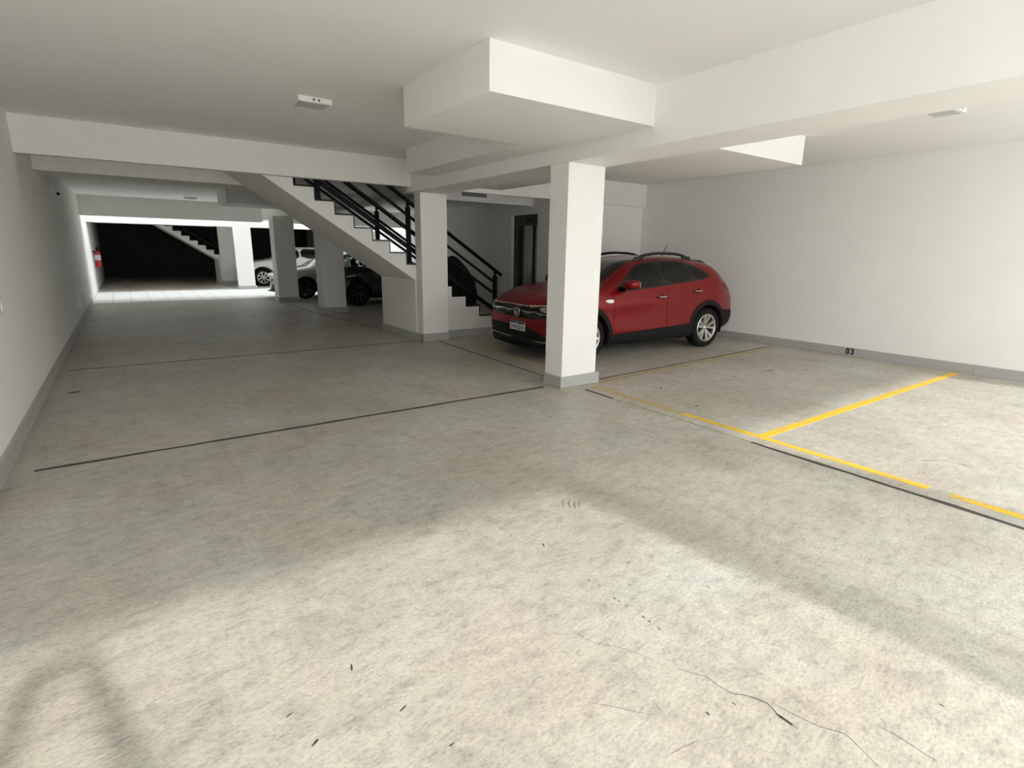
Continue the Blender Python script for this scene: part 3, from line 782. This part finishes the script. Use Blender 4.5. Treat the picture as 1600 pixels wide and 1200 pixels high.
for s, ax in ((-1, 'L'), (1, 'R')):
    rc.patch('window_surround', DLO, ax, 'gloss_black', .003)
    w1 = [(1.66, 1.01), (1.70, 1.19), (1.87, 1.315), (2.05, 1.365), (2.255, 1.385), (2.33, 1.06), (1.93, 1.022)]
    w2 = [(2.33, 1.387), (2.6, 1.395), (2.87, 1.375), (2.90, 1.36), (3.02, 1.12), (2.41, 1.068)]
    w3 = [(2.96, 1.35), (3.14, 1.30), (3.33, 1.225), (3.38, 1.18), (3.31, 1.15), (3.09, 1.125)]
    w0 = [(1.44, .985), (1.62, 1.13), (1.63, 1.0)]
    for w_ in (w0, w1, w2, w3): rc.patch('window', w_, ax, 'tint', .006, rnd=1)
    # doors as thin proud skins, seams between them
    d1_ = [(1.34, .36), (1.31, .60), (1.30, .93), (1.5, .945), (1.93, .978), (2.37, 1.02), (2.395, .9), (2.405, .40)]
    d2_ = [(2.42, .40), (2.41, .9), (2.385, 1.022), (3.05, 1.083), (3.22, 1.095), (3.22, .93), (3.10, .80), (2.99, .62), (2.95, .45)]
    rc.patch('door', d1_, ax, 'red_paint', .005, rnd=0, st=.04)
    rc.patch('door', d2_, ax, 'red_paint', .005, rnd=0, st=.04)
    rc.patch('sill_cladding', [(1.20, .20), (1.30, .36), (1.36, .365), (2.4, .405), (2.96, .425), (3.04, .30), (3.04, .20)], ax, 'clad', .012, rnd=0)
    rc.patch('arch_cladding', arch_ring(.84, .328, .387, .455, -12, 178), ax, 'clad', .014, rnd=0, st=.03)
    rc.patch('arch_cladding', arch_ring(3.39, .328, .387, .455, 8, 192), ax, 'clad', .014, rnd=0, st=.03)
    rc.patch('bumper_cladding', [(3.78, .27), (3.80, .62), (3.93, .60), (4.12, .60), (4.14, .45), (4.0, .29)], ax, 'clad', .010, rnd=0)
    rc.patch('fender_badge', [(1.13, .845), (1.17, .86), (1.295, .865), (1.29, .815), (1.20, .81)], ax, 'chrome', .008, rnd=1, st=.02)
    rc.patch('tail_lamp', [(3.72, 1.055), (3.84, 1.06), (3.99, 1.045), (4.02, .93), (3.95, .905), (3.84, .98)], ax, 'tail', .008, rnd=1, st=.02)
    for hx, hz in ((2.26, .875), (3.07, .945)):
        h, n = rc.hit(hx, hz, ax)
        cup = rc.patch('handle_recess', [(hx-.02, hz-.035), (hx+.07, hz-.035), (hx+.07, hz+.03), (hx-.02, hz+.03)], ax, 'gloss_black', .0065, rnd=2, st=.02)
        y0 = h.y
        tube('door_handle', [(hx-.11, y0+s*.006, hz-.006), (hx-.08, y0+s*.035, hz-.003), (hx+.07, y0+s*.035, hz+.003), (hx+.10, y0+s*.006, hz+.006)], .014, 'red_paint', rc.root, 8)
        boxobj('handle_trim', (hx-.085, hx+.075, min(y0+s*.046, y0+s*.051), max(y0+s*.046, y0+s*.051), hz-.004, hz+.006), 'chrome', rc.root)
    # mirror
    h, n = rc.hit(1.50, .99, ax)
    mb = [(0, 1.0, .02), (.3, 1.0, .05), (.6, .97, .062), (1, .9, .055)]
    cx, cz, cy = 1.53, 1.075, h.y+s*.155
    bm = bmesh.new(); bmesh.ops.create_uvsphere(bm, u_segments=20, v_segments=12, radius=1.0)
    for v in bm.verts:
        x, y, z = v.co
        sq = lambda t, p=.7: math.copysign(abs(t)**p, t)
        v.co = (cx+.115*sq(x, .8)*(1 if x < 0 else .75), cy+.115*sq(y), cz+.066*sq(z)+.012*y*s)
    mi = bmobj('mirror', bm, 'red_paint', rc.root, smooth=True)
    bm = bmesh.new(); bmesh.ops.create_uvsphere(bm, u_segments=16, v_segments=8, radius=1.0)
    for v in bm.verts:
        x, y, z = v.co; v.co = (cx+.095*x, cy-s*.02+.10*y, cz-.050+.026*z)
    bmobj('mirror_base', bm, 'gloss_black', mi, smooth=True)
    tube('mirror_arm', [(cx-.02, h.y-s*.02, .985), (cx-.01, h.y+s*.06, 1.005), (cx, cy-s*.03, 1.035)], .026, 'gloss_black', mi, 8)
    boxobj('mirror_glass', (cx+.078, cx+.083, cy-.085, cy+.085, cz-.045, cz+.045), 'chrome', mi)
    # roof rail
    pts = []
    for i in range(15):
        t = i/14; x = 1.93+1.32*t
        hz = rc.hit(x, s*.53, 'T')[0].z
        pts.append((x, s*(.53), hz-.01+.075*(1-abs(2*t-1)**4)))
    tube('roof_rail', pts, .018, 'gloss_black', rc.root, 8, ry=.022)
    for t in (.10, .90):
        x = 1.93+1.32*t; hz = rc.hit(x, s*.53, 'T')[0].z
        boxobj('rail_foot', (x-.09, x+.09, s*.53-.016, s*.53+.016, hz-.03, hz+.045), 'gloss_black', rc.root, .01)
# windscreen and rear glass
ws = []
for y in np.linspace(-.60, .60, 9): ws.append((1.19+.10*(abs(y)/.6)**2, y))
for y in np.linspace(.50, -.50, 7): ws.append((1.86+.06*(abs(y)/.5)**2, y))
rc.patch('windscreen', ws, 'T', 'tint', .004, rnd=0, st=.05)
rw = [(3.60, y) for y in np.linspace(-.46, .46, 6)]+[(3.98, y) for y in np.linspace(.50, -.50, 6)]
rc.patch('rear_glass', rw, 'T', 'tint', .004, rnd=0, st=.05)
sp = [(3.54, y) for y in np.linspace(-.50, .50, 7)]+[(3.66, y) for y in np.linspace(.48, -.48, 7)]
rc.patch('spoiler', sp, 'T', 'gloss_black', .028, rnd=0, st=.05, skirt=.03)
# hood creases
for s in (-1, 1):
    rc.patch('hood_crease', [(.16, s*.30), (.16, s*.315), (.95, s*.47), (.95, s*.455)], 'T', 'red_paint', .006, rnd=0, st=.05)
rc.patch('hood', [(.14, -.60), (.10, -.3), (.09, 0), (.10, .3), (.14, .60), (.4, .70), (1.05, .70), (1.10, .4), (1.11, 0), (1.10, -.4), (1.05, -.70), (.4, -.70)], 'T', 'red_paint', .005, rnd=1, st=.05)
# nose
FZ = lambda ys, z0, z1: [(y, z0(y)) for y in ys]+[(y, z1(y)) for y in ys[::-1]]
yl = list(np.linspace(-.80, .80, 23))
gr = rc.patch('grille', FZ(yl, lambda y: .575+.07*(abs(y)/.8)**3, lambda y: .762+.02*(abs(y)/.8)**2), 'F', 'gloss_black', .006, rnd=0, st=.04)
rc.patch('hood_chrome', FZ(yl, lambda y: .765+.02*(abs(y)/.8)**2, lambda y: .779+.02*(abs(y)/.8)**2), 'F', 'chrome', .010, rnd=0, st=.03)
for sg in (-1, 1):
    yb = [sg*t for t in np.linspace(.11, .62, 10)]
    rc.patch('grille_bar', FZ(yb, lambda y: .668+.012*math.sin(abs(y)*18), lambda y: .69+.008*math.sin(abs(y)*18)), 'F', 'chrome', .014, rnd=0, st=.03, parent=gr)
    rc.patch('grille_bar', FZ(yb, lambda y: .625, lambda y: .632), 'F', 'alloy_dark', .012, rnd=0, st=.03, parent=gr)
    hl = rc.patch('headlight', [(sg*.50, .735), (sg*.62, .77), (sg*.80, .785), (sg*.80, .70), (sg*.72, .688), (sg*.58, .695)], 'F', 'gloss_black', .012, rnd=1, st=.03)
    rc.patch('lamp_lens', [(sg*.60, .745), (sg*.70, .768), (sg*.79, .77), (sg*.79, .715), (sg*.66, .71)], 'F', 'lamp', .016, rnd=1, st=.02, parent=hl)
    rc.patch('light_strip', [(sg*.62, .682), (sg*.80, .690), (sg*.80, .676), (sg*.62, .668)], 'F', 'chrome', .014, rnd=0, st=.03)
it = rc.patch('lower_intake', [(-.78, .30), (-.70, .345), (-.42, .425), (-.22, .455), (.22, .455), (.50, .46), (.78, .46), (.80, .30), (.6, .265), (0, .25), (-.6, .265)], 'F', 'clad', .006, rnd=0, st=.04)
for zz in (.32, .36, .40): rc.patch('intake_slat', FZ(list(np.linspace(-.45, .45, 9)), lambda y: zz, lambda y: zz+.008), 'F', 'gloss_black', .012, rnd=0, st=.05, parent=it)
rc.patch('chin_strip', FZ(list(np.linspace(-.72, .78, 19)), lambda y: .258+.03*(abs(y)/.8)**2, lambda y: .270+.03*(abs(y)/.8)**2), 'F', 'chrome', .012, rnd=0, st=.03)
rc.patch('chin', FZ(list(np.linspace(-.84, .84, 15)), lambda y: .20+.012*(abs(y)/.8)**2, lambda y: .250+.02*(abs(y)/.8)**2), 'F', 'clad', .008, rnd=0, st=.04)
# emblem
h, n = rc.hit(0, .665, 'F'); ex0 = h.x
bm = bmesh.new()
def ring(bm, c, r, t, n=32):
    pts = [(c[0], c[1]+r*math.cos(2*math.pi*i/n), c[2]+r*math.sin(2*math.pi*i/n)) for i in range(n+1)]
    tube_bm(bm, pts, t, 6, cap=False)
ring(bm, (ex0-.022, 0, .665), .072, .0055)
em = bmobj('emblem', bm, 'chrome', rc.root, smooth=True)
lathe('emblem_disc', [(0, -.0), (.070, 0), (.070, .02), (0, .02)], 'gloss_black', em, axis='x', seg=32).location = (ex0-.018, 0, .665)
def stroke(bm, pts, wd, x):
    for a, b in zip(pts, pts[1:]):
        a, b = Vector((x, a[0], .665+a[1])), Vector((x, b[0], .665+b[1])); tube_bm(bm, [a, b], wd, 6)
bm = bmesh.new()
stroke(bm, [(.027, .064), (0, .008), (-.027, .064)], .005, ex0-.022)
stroke(bm, [(.056, .042), (.026, -.058), (0, -.002), (-.026, -.058), (-.056, .042)], .005, ex0-.022)
bmobj('emblem_letters', bm, 'chrome', em, smooth=True)
# plate
h, n = rc.hit(0, .45, 'F'); px_ = min(h.x, rc.hit(0, .39, 'F')[0].x, rc.hit(0, .51, 'F')[0].x)
pl = boxobj('number_plate', (px_-.022, px_-.008, -.20, .20, .385, .515), 'plate', rc.root, .002)
boxobj('plate_band', (px_-.0235, px_-.021, -.198, .198, .483, .513), 'plate_blue', pl)
t = text_mesh('plate_characters', 'SVA3G16', .098, 'ink', pl, bold=.002, sx=.92, depth=.0004)
t.rotation_euler = (math.radians(90), 0, math.radians(-90)); t.location = (px_-.0226, 0, .430)
t = text_mesh('plate_country', 'BRASIL', .022, 'plate', pl, sx=1.0, depth=.0003)
t.rotation_euler = (math.radians(90), 0, math.radians(-90)); t.location = (px_-.0238, 0, .497)
tube('antenna', [(2.86, -.25, rc.hit(2.86, -.25, 'T')[0].z-.01), (2.97, -.25, 1.66)], [.008, .004], 'gloss_black', rc.root, 6)
rc.patch('mud_flap', [(3.72, .16), (3.72, .28), (3.80, .28), (3.80, .17)], 'L', 'clad', .0, rnd=0, st=.05)
finish_wheels(rc, 'five', 'alloy')
A_ = math.radians(3.4)
R_.location = (4.46, 6.44, 0); R_.rotation_euler = (0, 0, -A_)
tag(R_, 'glossy red crossover car with black roof rails parked behind the near column', 'car', 'parked cars')

# --- generic cars in the far bays
def other_car(P, loc, rz, label, style, rim, R=.33, dlo=None, glass='tint', hollow=False):
    c = Car('car', P)
    L, hw = P['L'], P['W']/2
    for ax in ('L', 'R'):
        s = -1 if ax == 'L' else 1
        if not hollow:
            for d in dlo: c.patch('window', d, ax, glass, .004, rnd=1)
        c.patch('sill', [(P['axles'][0]+.40, .20), (P['axles'][0]+.42, .32), (P['axles'][1]-.42, .33), (P['axles'][1]-.40, .20)], ax, P.get('trim', 'clad'), .008, rnd=0, st=.08)
        if P.get('clad'):
            for a in P['axles']: c.patch('arch_cladding', arch_ring(a, R, P['arch']+.002, P['arch']+.055, 5, 175), ax, 'clad', .012, rnd=0, st=.04)
        c.patch('door_seam', [(P['axles'][0]+.62, .36), (P['axles'][0]+.626, .36), (P['axles'][0]+.586, .93), (P['axles'][0]+.58, .93)], ax, 'ink', .001, rnd=0, st=.1, skirt=.002)
        h, n = c.hit(P['axles'][0]+.68, .99, ax)
        bm = bmesh.new(); bmesh.ops.create_uvsphere(bm, u_segments=14, v_segments=8, radius=1.0)
        for v in bm.verts: v.co = (P['axles'][0]+.72+.10*v.co.x, h.y+s*.13+.11*v.co.y, 1.03+.06*v.co.z)
        bmobj('mirror', bm, P['paint'], c.root, smooth=True)
        c.patch('headlight', [(.10, .66), (.14, .73), (.36, .78), (.42, .76), (.30, .68)], ax, 'lamp', .006, rnd=1, st=.03)
        for hx in (1.05, 1.85):
            hh, n = c.hit(P['axles'][0]+hx, .86, ax)
            tube('door_handle', [(P['axles'][0]+hx-.1, hh.y, .86), (P['axles'][0]+hx-.07, hh.y+s*.03, .86), (P['axles'][0]+hx+.07, hh.y+s*.03, .865), (P['axles'][0]+hx+.1, hh.y, .865)], .012, P['paint'], c.root, 6)
    wb = P['wsx']
    ws = [(wb[0]+.1*(abs(y)/.6)**2, y) for y in np.linspace(-.58, .58, 7)]+[(wb[1], y) for y in np.linspace(.48, -.48, 5)]
    c.patch('windscreen', ws, 'T', glass, .004, rnd=0, st=.08)
    g = c.patch('grille', FZ(list(np.linspace(-.5, .5, 9)), lambda y: .52, lambda y: .66), 'F', 'gloss_black', .006, rnd=0, st=.06)
    c.patch('lower_intake', FZ(list(np.linspace(-.62, .62, 11)), lambda y: .27, lambda y: .40), 'F', 'clad', .006, rnd=0, st=.06)
    h, n = c.hit(0, .46, 'F')
    boxobj('number_plate', (h.x-.02, h.x-.008, -.20, .20, .40, .53), 'plate', c.root, .002)
    for sg in (-1, 1):
        c.patch('front_lamp', [(sg*.52, .64), (sg*.56, .71), (sg*.80, .75), (sg*.80, .67)], 'F', 'lamp', .008, rnd=1, st=.04)
        c.patch('tail_lamp', [(sg*.50, .80), (sg*.52, .92), (sg*.76, .94), (sg*.76, .82)], 'B', 'tail', .008, rnd=1, st=.04)
    if hollow:
        P['holes'] = dlo
        c.cut([prism_cut(P.get('cabin') or [(1.66, .86), (1.74, 1.06), (2.02, 1.34), (2.3, 1.385), (2.7, 1.39), (3.05, 1.33), (3.25, 1.16), (3.22, .86)], -.66, .66)])
    finish_wheels(c, style, rim, R)
    if hollow:
        for d in dlo:
            for ax in ('L', 'R'):
                c.patch('window', d, ax, 'glass', -.012, rnd=0, st=.08, skirt=.004)
        zb = min(q[1] for d in dlo for q in d)
        for sx in (1.95, 3.0):
            for sy in (-.36, .36):
                bm = bmesh.new(); bbox(bm, sx+.02, sx+.14, sy-.22, sy+.22, zb-.02, zb+.08, .02)
                se = bmobj('seat', bm, 'black_fabric', c.root)
                bm = bmesh.new(); bmesh.ops.create_uvsphere(bm, u_segments=14, v_segments=10, radius=1.0)
                for v in bm.verts: v.co = (sx+.09+.05*v.co.x, sy+.13*v.co.y, zb+.19+.10*v.co.z)
                bmobj('headrest', bm, 'black_fabric', se, smooth=True)
    c.root.location = loc; c.root.rotation_euler = (0, 0, rz)
    tag(c.root, label, 'car', 'parked cars')
    return c
sedan = dict(L=4.30, W=1.73, paint='silver_paint', bowf=.32, bowr=.2, rk=.2, arch=.37, axles=(.95, 3.48), wsx=(1.28, 1.90), trim='silver_paint',
    top=[(0, .72), (.08, .78), (.3, .86), (.7, .94), (1.05, .985), (1.2, 1.01), (1.5, 1.18), (1.85, 1.36), (2.2, 1.45), (2.7, 1.47), (3.2, 1.42), (3.7, 1.30), (3.95, 1.14), (4.15, 1.0), (4.30, .92)],
    belt=[(0, .62), (.2, .70), (.6, .82), (1.1, .89), (2.4, .95), (3.5, 1.0), (4.15, .88), (4.3, .82)],
    low=[(0, .22), (.3, .19), (3.6, .2), (4.15, .3)], cab=[(0, 0), (1.05, 0), (1.7, 1), (3.4, 1), (4.15, .4)])
dl_s = [[(1.50, .95), (1.78, 1.20), (2.0, 1.35), (2.28, 1.38), (2.30, .985)], [(2.38, .99), (2.36, 1.38), (2.8, 1.39), (3.1, 1.34), (3.3, 1.20), (3.2, 1.03)]]
other_car(sedan, (3.62, 18.42, 0), 0, 'silver hatchback with dark wheels parked behind the grey column before the courtyard', 'eight', 'alloy_dark', .32, dl_s, glass='pale_glass', hollow=True)
suv = dict(L=4.4, W=1.82, paint='white_paint', bowf=.28, bowr=.15, rk=.2, arch=.40, axles=(.85, 3.48), wsx=(1.25, 1.90), trim='clad', clad=True,
    top=[(0, .86), (.08, .93), (.3, 1.0), (.7, 1.05), (1.1, 1.09), (1.25, 1.12), (1.6, 1.32), (1.95, 1.53), (2.3, 1.61), (2.9, 1.62), (3.4, 1.58), (3.9, 1.48), (4.2, 1.25), (4.4, 1.05)],
    belt=[(0, .74), (.2, .82), (.6, .94), (1.1, 1.01), (2.4, 1.06), (3.6, 1.12), (4.4, .95)],
    low=[(0, .26), (.3, .23), (3.7, .24), (4.4, .34)], cab=[(0, 0), (1.05, 0), (1.7, 1), (3.8, 1), (4.4, .5)])
dl_w = [[(1.52, 1.05), (1.80, 1.32), (2.02, 1.48), (2.36, 1.52), (2.38, 1.09)], [(2.45, 1.10), (2.43, 1.525), (3.0, 1.525), (3.5, 1.47), (3.78, 1.32), (3.7, 1.18)]]
other_car(suv, (3.86, 25.47, 0), 0, 'white utility car beyond the courtyard beside the sunlit column', 'eight', 'alloy', .345, dl_w)
blk = dict(sedan); blk.update(paint='black_paint', trim='clad', L=4.15, axles=(.82, 3.36),
    top=[(0, .72), (.08, .78), (.3, .86), (.7, .94), (1.05, .985), (1.2, 1.01), (1.5, 1.18), (1.85, 1.36), (2.2, 1.45), (2.8, 1.47), (3.3, 1.45), (3.7, 1.38), (3.95, 1.20), (4.15, 1.0)],
    cab=[(0, 0), (1.05, 0), (1.7, 1), (3.7, 1), (4.15, .5)], cabin=[(1.66, .86), (1.74, 1.06), (2.02, 1.34), (2.3, 1.385), (3.2, 1.385), (3.6, 1.32), (3.78, 1.16), (3.75, .86)])
dl_b = [[(1.58, .99), (1.80, 1.20), (2.0, 1.33), (2.28, 1.36), (2.30, 1.01)], [(2.38, 1.01), (2.36, 1.36), (2.84, 1.365), (2.86, 1.03)], [(2.98, 1.035), (2.96, 1.36), (3.4, 1.345), (3.66, 1.26), (3.78, 1.12), (3.70, 1.06)]]
other_car(blk, (8.62, 15.60, 0), math.pi, 'black car in shadow under the staircase, seen between two columns', 'eight', 'alloy_dark', .33, dl_b, hollow=True)

# ------------------------------------------------------------------ dark covered bundle behind the railing
bm = bmesh.new(); bmesh.ops.create_icosphere(bm, subdivisions=4, radius=1.0)
for v in bm.verts:
    x, y, z = v.co; zz = (z+1)/2
    k = 1-.45*zz**2.2
    f_ = 1+.06*math.sin(7*math.atan2(y, x)+3*zz)*(1-zz)
    v.co = (.50*x*k*f_-.24*zz, .32*y*k*f_, 1.42*zz**.85)
cv = bmobj('covered_bundle', bm, 'black_fabric', None, smooth=True); cv.location = (6.05, 10.45, 0)
tag(cv, 'bulky black covered object standing behind the stair railing', 'bundle')

# ------------------------------------------------------------------ the person taking the picture (behind the viewpoint; casts the arm shadow)
MAT['skin'] = plain('skin', (0.48, 0.30, 0.21), 0.5, var=0.05)
MAT['shirt'] = plain('shirt_cloth', (0.10, 0.11, 0.13), 0.85, var=0.1, scale=30)
MAT['trousers'] = plain('trouser_cloth', (0.05, 0.06, 0.09), 0.85, var=0.1, scale=30)
MAT['hair'] = plain('dark_hair', (0.015, 0.011, 0.009), 0.6, var=0.3, scale=60)
def make_person():
    V, E_, Rr = [], [], []
    def add(p, r, par=None):
        V.append(p); Rr.append(r)
        if par is not None: E_.append((par, len(V)-1))
        return len(V)-1
    cx = -.15
    pel = add((cx, -.95, .92), .125)
    sp = add((cx, -.92, 1.06), .118, pel); ch = add((cx, -.84, 1.22), .125, sp); nb = add((cx, -.78, 1.36), .062, ch)
    hb = add((cx, -.77, 1.42), .058, nb); hm = add((cx, -.765, 1.50), .088, hb); add((cx, -.78, 1.58), .070, hm)
    for sg in (-1, 1):
        h = add((cx+sg*.095, -.95, .86), .095, pel); k = add((cx+sg*.105, -.92, .48), .060, h); a = add((cx+sg*.11, -.97, .09), .042, k); add((cx+sg*.125, -.82, .045), .038, a)
        s0 = add((cx+sg*.17, -.745, 1.31), .058, ch)
        if sg > 0: el, wr_, pm = (.14, -.45, 1.13), (.062, -.20, 1.335), (.028, -.105, 1.425)
        else: el, wr_, pm = (-.42, -.45, 1.13), (-.225, -.20, 1.335), (-.165, -.105, 1.425)
        e = add(el, .072, s0); w_ = add(wr_, .052, e); p_ = add(pm, .046, w_)
        px = .018 if sg > 0 else -.138                     # phone edge held by this hand
        for i, dz in enumerate((-.030, -.010, .012, .032)):
            f1 = add((pm[0]+sg*.012, pm[1]+.030, 1.475+dz*.9), .0105, p_)
            f2 = add((px+sg*.016, -.050, 1.490+dz), .0090, f1)
            add((px+sg*.004, -.026, 1.494+dz*.95), .0078, f2)
        t1 = add((pm[0]-sg*.02, pm[1]+.01, 1.455), .012, p_); t2 = add((px-sg*.02, -.065, 1.478), .0105, t1); add((px-sg*.035, -.048, 1.492), .009, t2)
    me = bpy.data.meshes.new('person'); me.from_pydata(V, E_, []); me.update()
    o = bpy.data.objects.new('person', me); COL.objects.link(o)
    o.modifiers.new('skin', 'SKIN'); sk = me.skin_vertices[0].data
    for i, r in enumerate(Rr): sk[i].radius = (r, r*(.78 if i in (pel, sp, ch) else 1.0))
    sk[pel].use_root = True
    sb = o.modifiers.new('sub', 'SUBSURF'); sb.levels = 2; sb.render_levels = 2
    bpy.context.view_layer.update()
    nm = bpy.data.meshes.new_from_object(o.evaluated_get(bpy.context.evaluated_depsgraph_get()))
    o.modifiers.clear(); o.data = nm; bpy.data.meshes.remove(me); nm.name = 'person'
    nm.materials.clear()
    for m in ('skin', 'shirt', 'trousers'): nm.materials.append(MAT[m])
    for p in nm.polygons:
        c = p.center; p.use_smooth = True
        arm = c.y > -.40
        if c.z < .95 and not arm: p.material_index = 2
        elif c.z < 1.375 and c.y < -.52: p.material_index = 1
        else: p.material_index = 0
    bm = bmesh.new(); bmesh.ops.create_icosphere(bm, subdivisions=3, radius=1.0)
    for v in bm.verts:
        x, y, z = v.co; v.co = (cx+.096*x, -.80+.10*y-.01, 1.545+.085*z)
    bmesh.ops.delete(bm, geom=[v for v in bm.verts if v.co.y > -.735 and v.co.z < 1.585], context='VERTS')
    bmobj('hair', bm, 'hair', o, smooth=True)
    bm = bmesh.new()
    for (px_, py_, pz_, sx, sy, sz) in ((0, -.668, 1.485, .013, .018, .022), (-.09, -.775, 1.49, .010, .022, .030), (.09, -.775, 1.49, .010, .022, .030), (0, -.682, 1.445, .022, .008, .006)):
        r_ = bmesh.ops.create_icosphere(bm, subdivisions=2, radius=1.0)
        for v in r_['verts']: v.co = (cx+px_+sx*v.co.x, py_+sy*v.co.y, pz_+sz*v.co.z)
    bmobj('face_features', bm, 'skin', o, smooth=True)
    for sg in (-1, 1):
        bm = bmesh.new(); r_ = bmesh.ops.create_icosphere(bm, subdivisions=2, radius=.011)
        for v in r_['verts']: v.co = v.co+Vector((cx+sg*.034, -.688, 1.508))
        bmobj('eye', bm, 'ink', o, smooth=True)
        bm = bmesh.new(); bbox(bm, cx+sg*.12-.045, cx+sg*.12+.045, -1.03, -.77, .001, .10, .03); bmobj('shoe', bm, 'black_fabric', o)
    return o
pe = make_person()
tag(pe, 'person standing behind the viewpoint with both arms raised to hold a phone', 'person')
ph = empty('phone', (-.06, -.034, 1.462)); tag(ph, 'phone held up in both hands just behind the viewpoint', 'phone')
boxobj('case', (-.075, .075, -.004, .004, 0, .074), 'gloss_black', ph, .003)
boxobj('screen', (-.070, .070, -.0052, -.004, .004, .070), 'tint', ph)
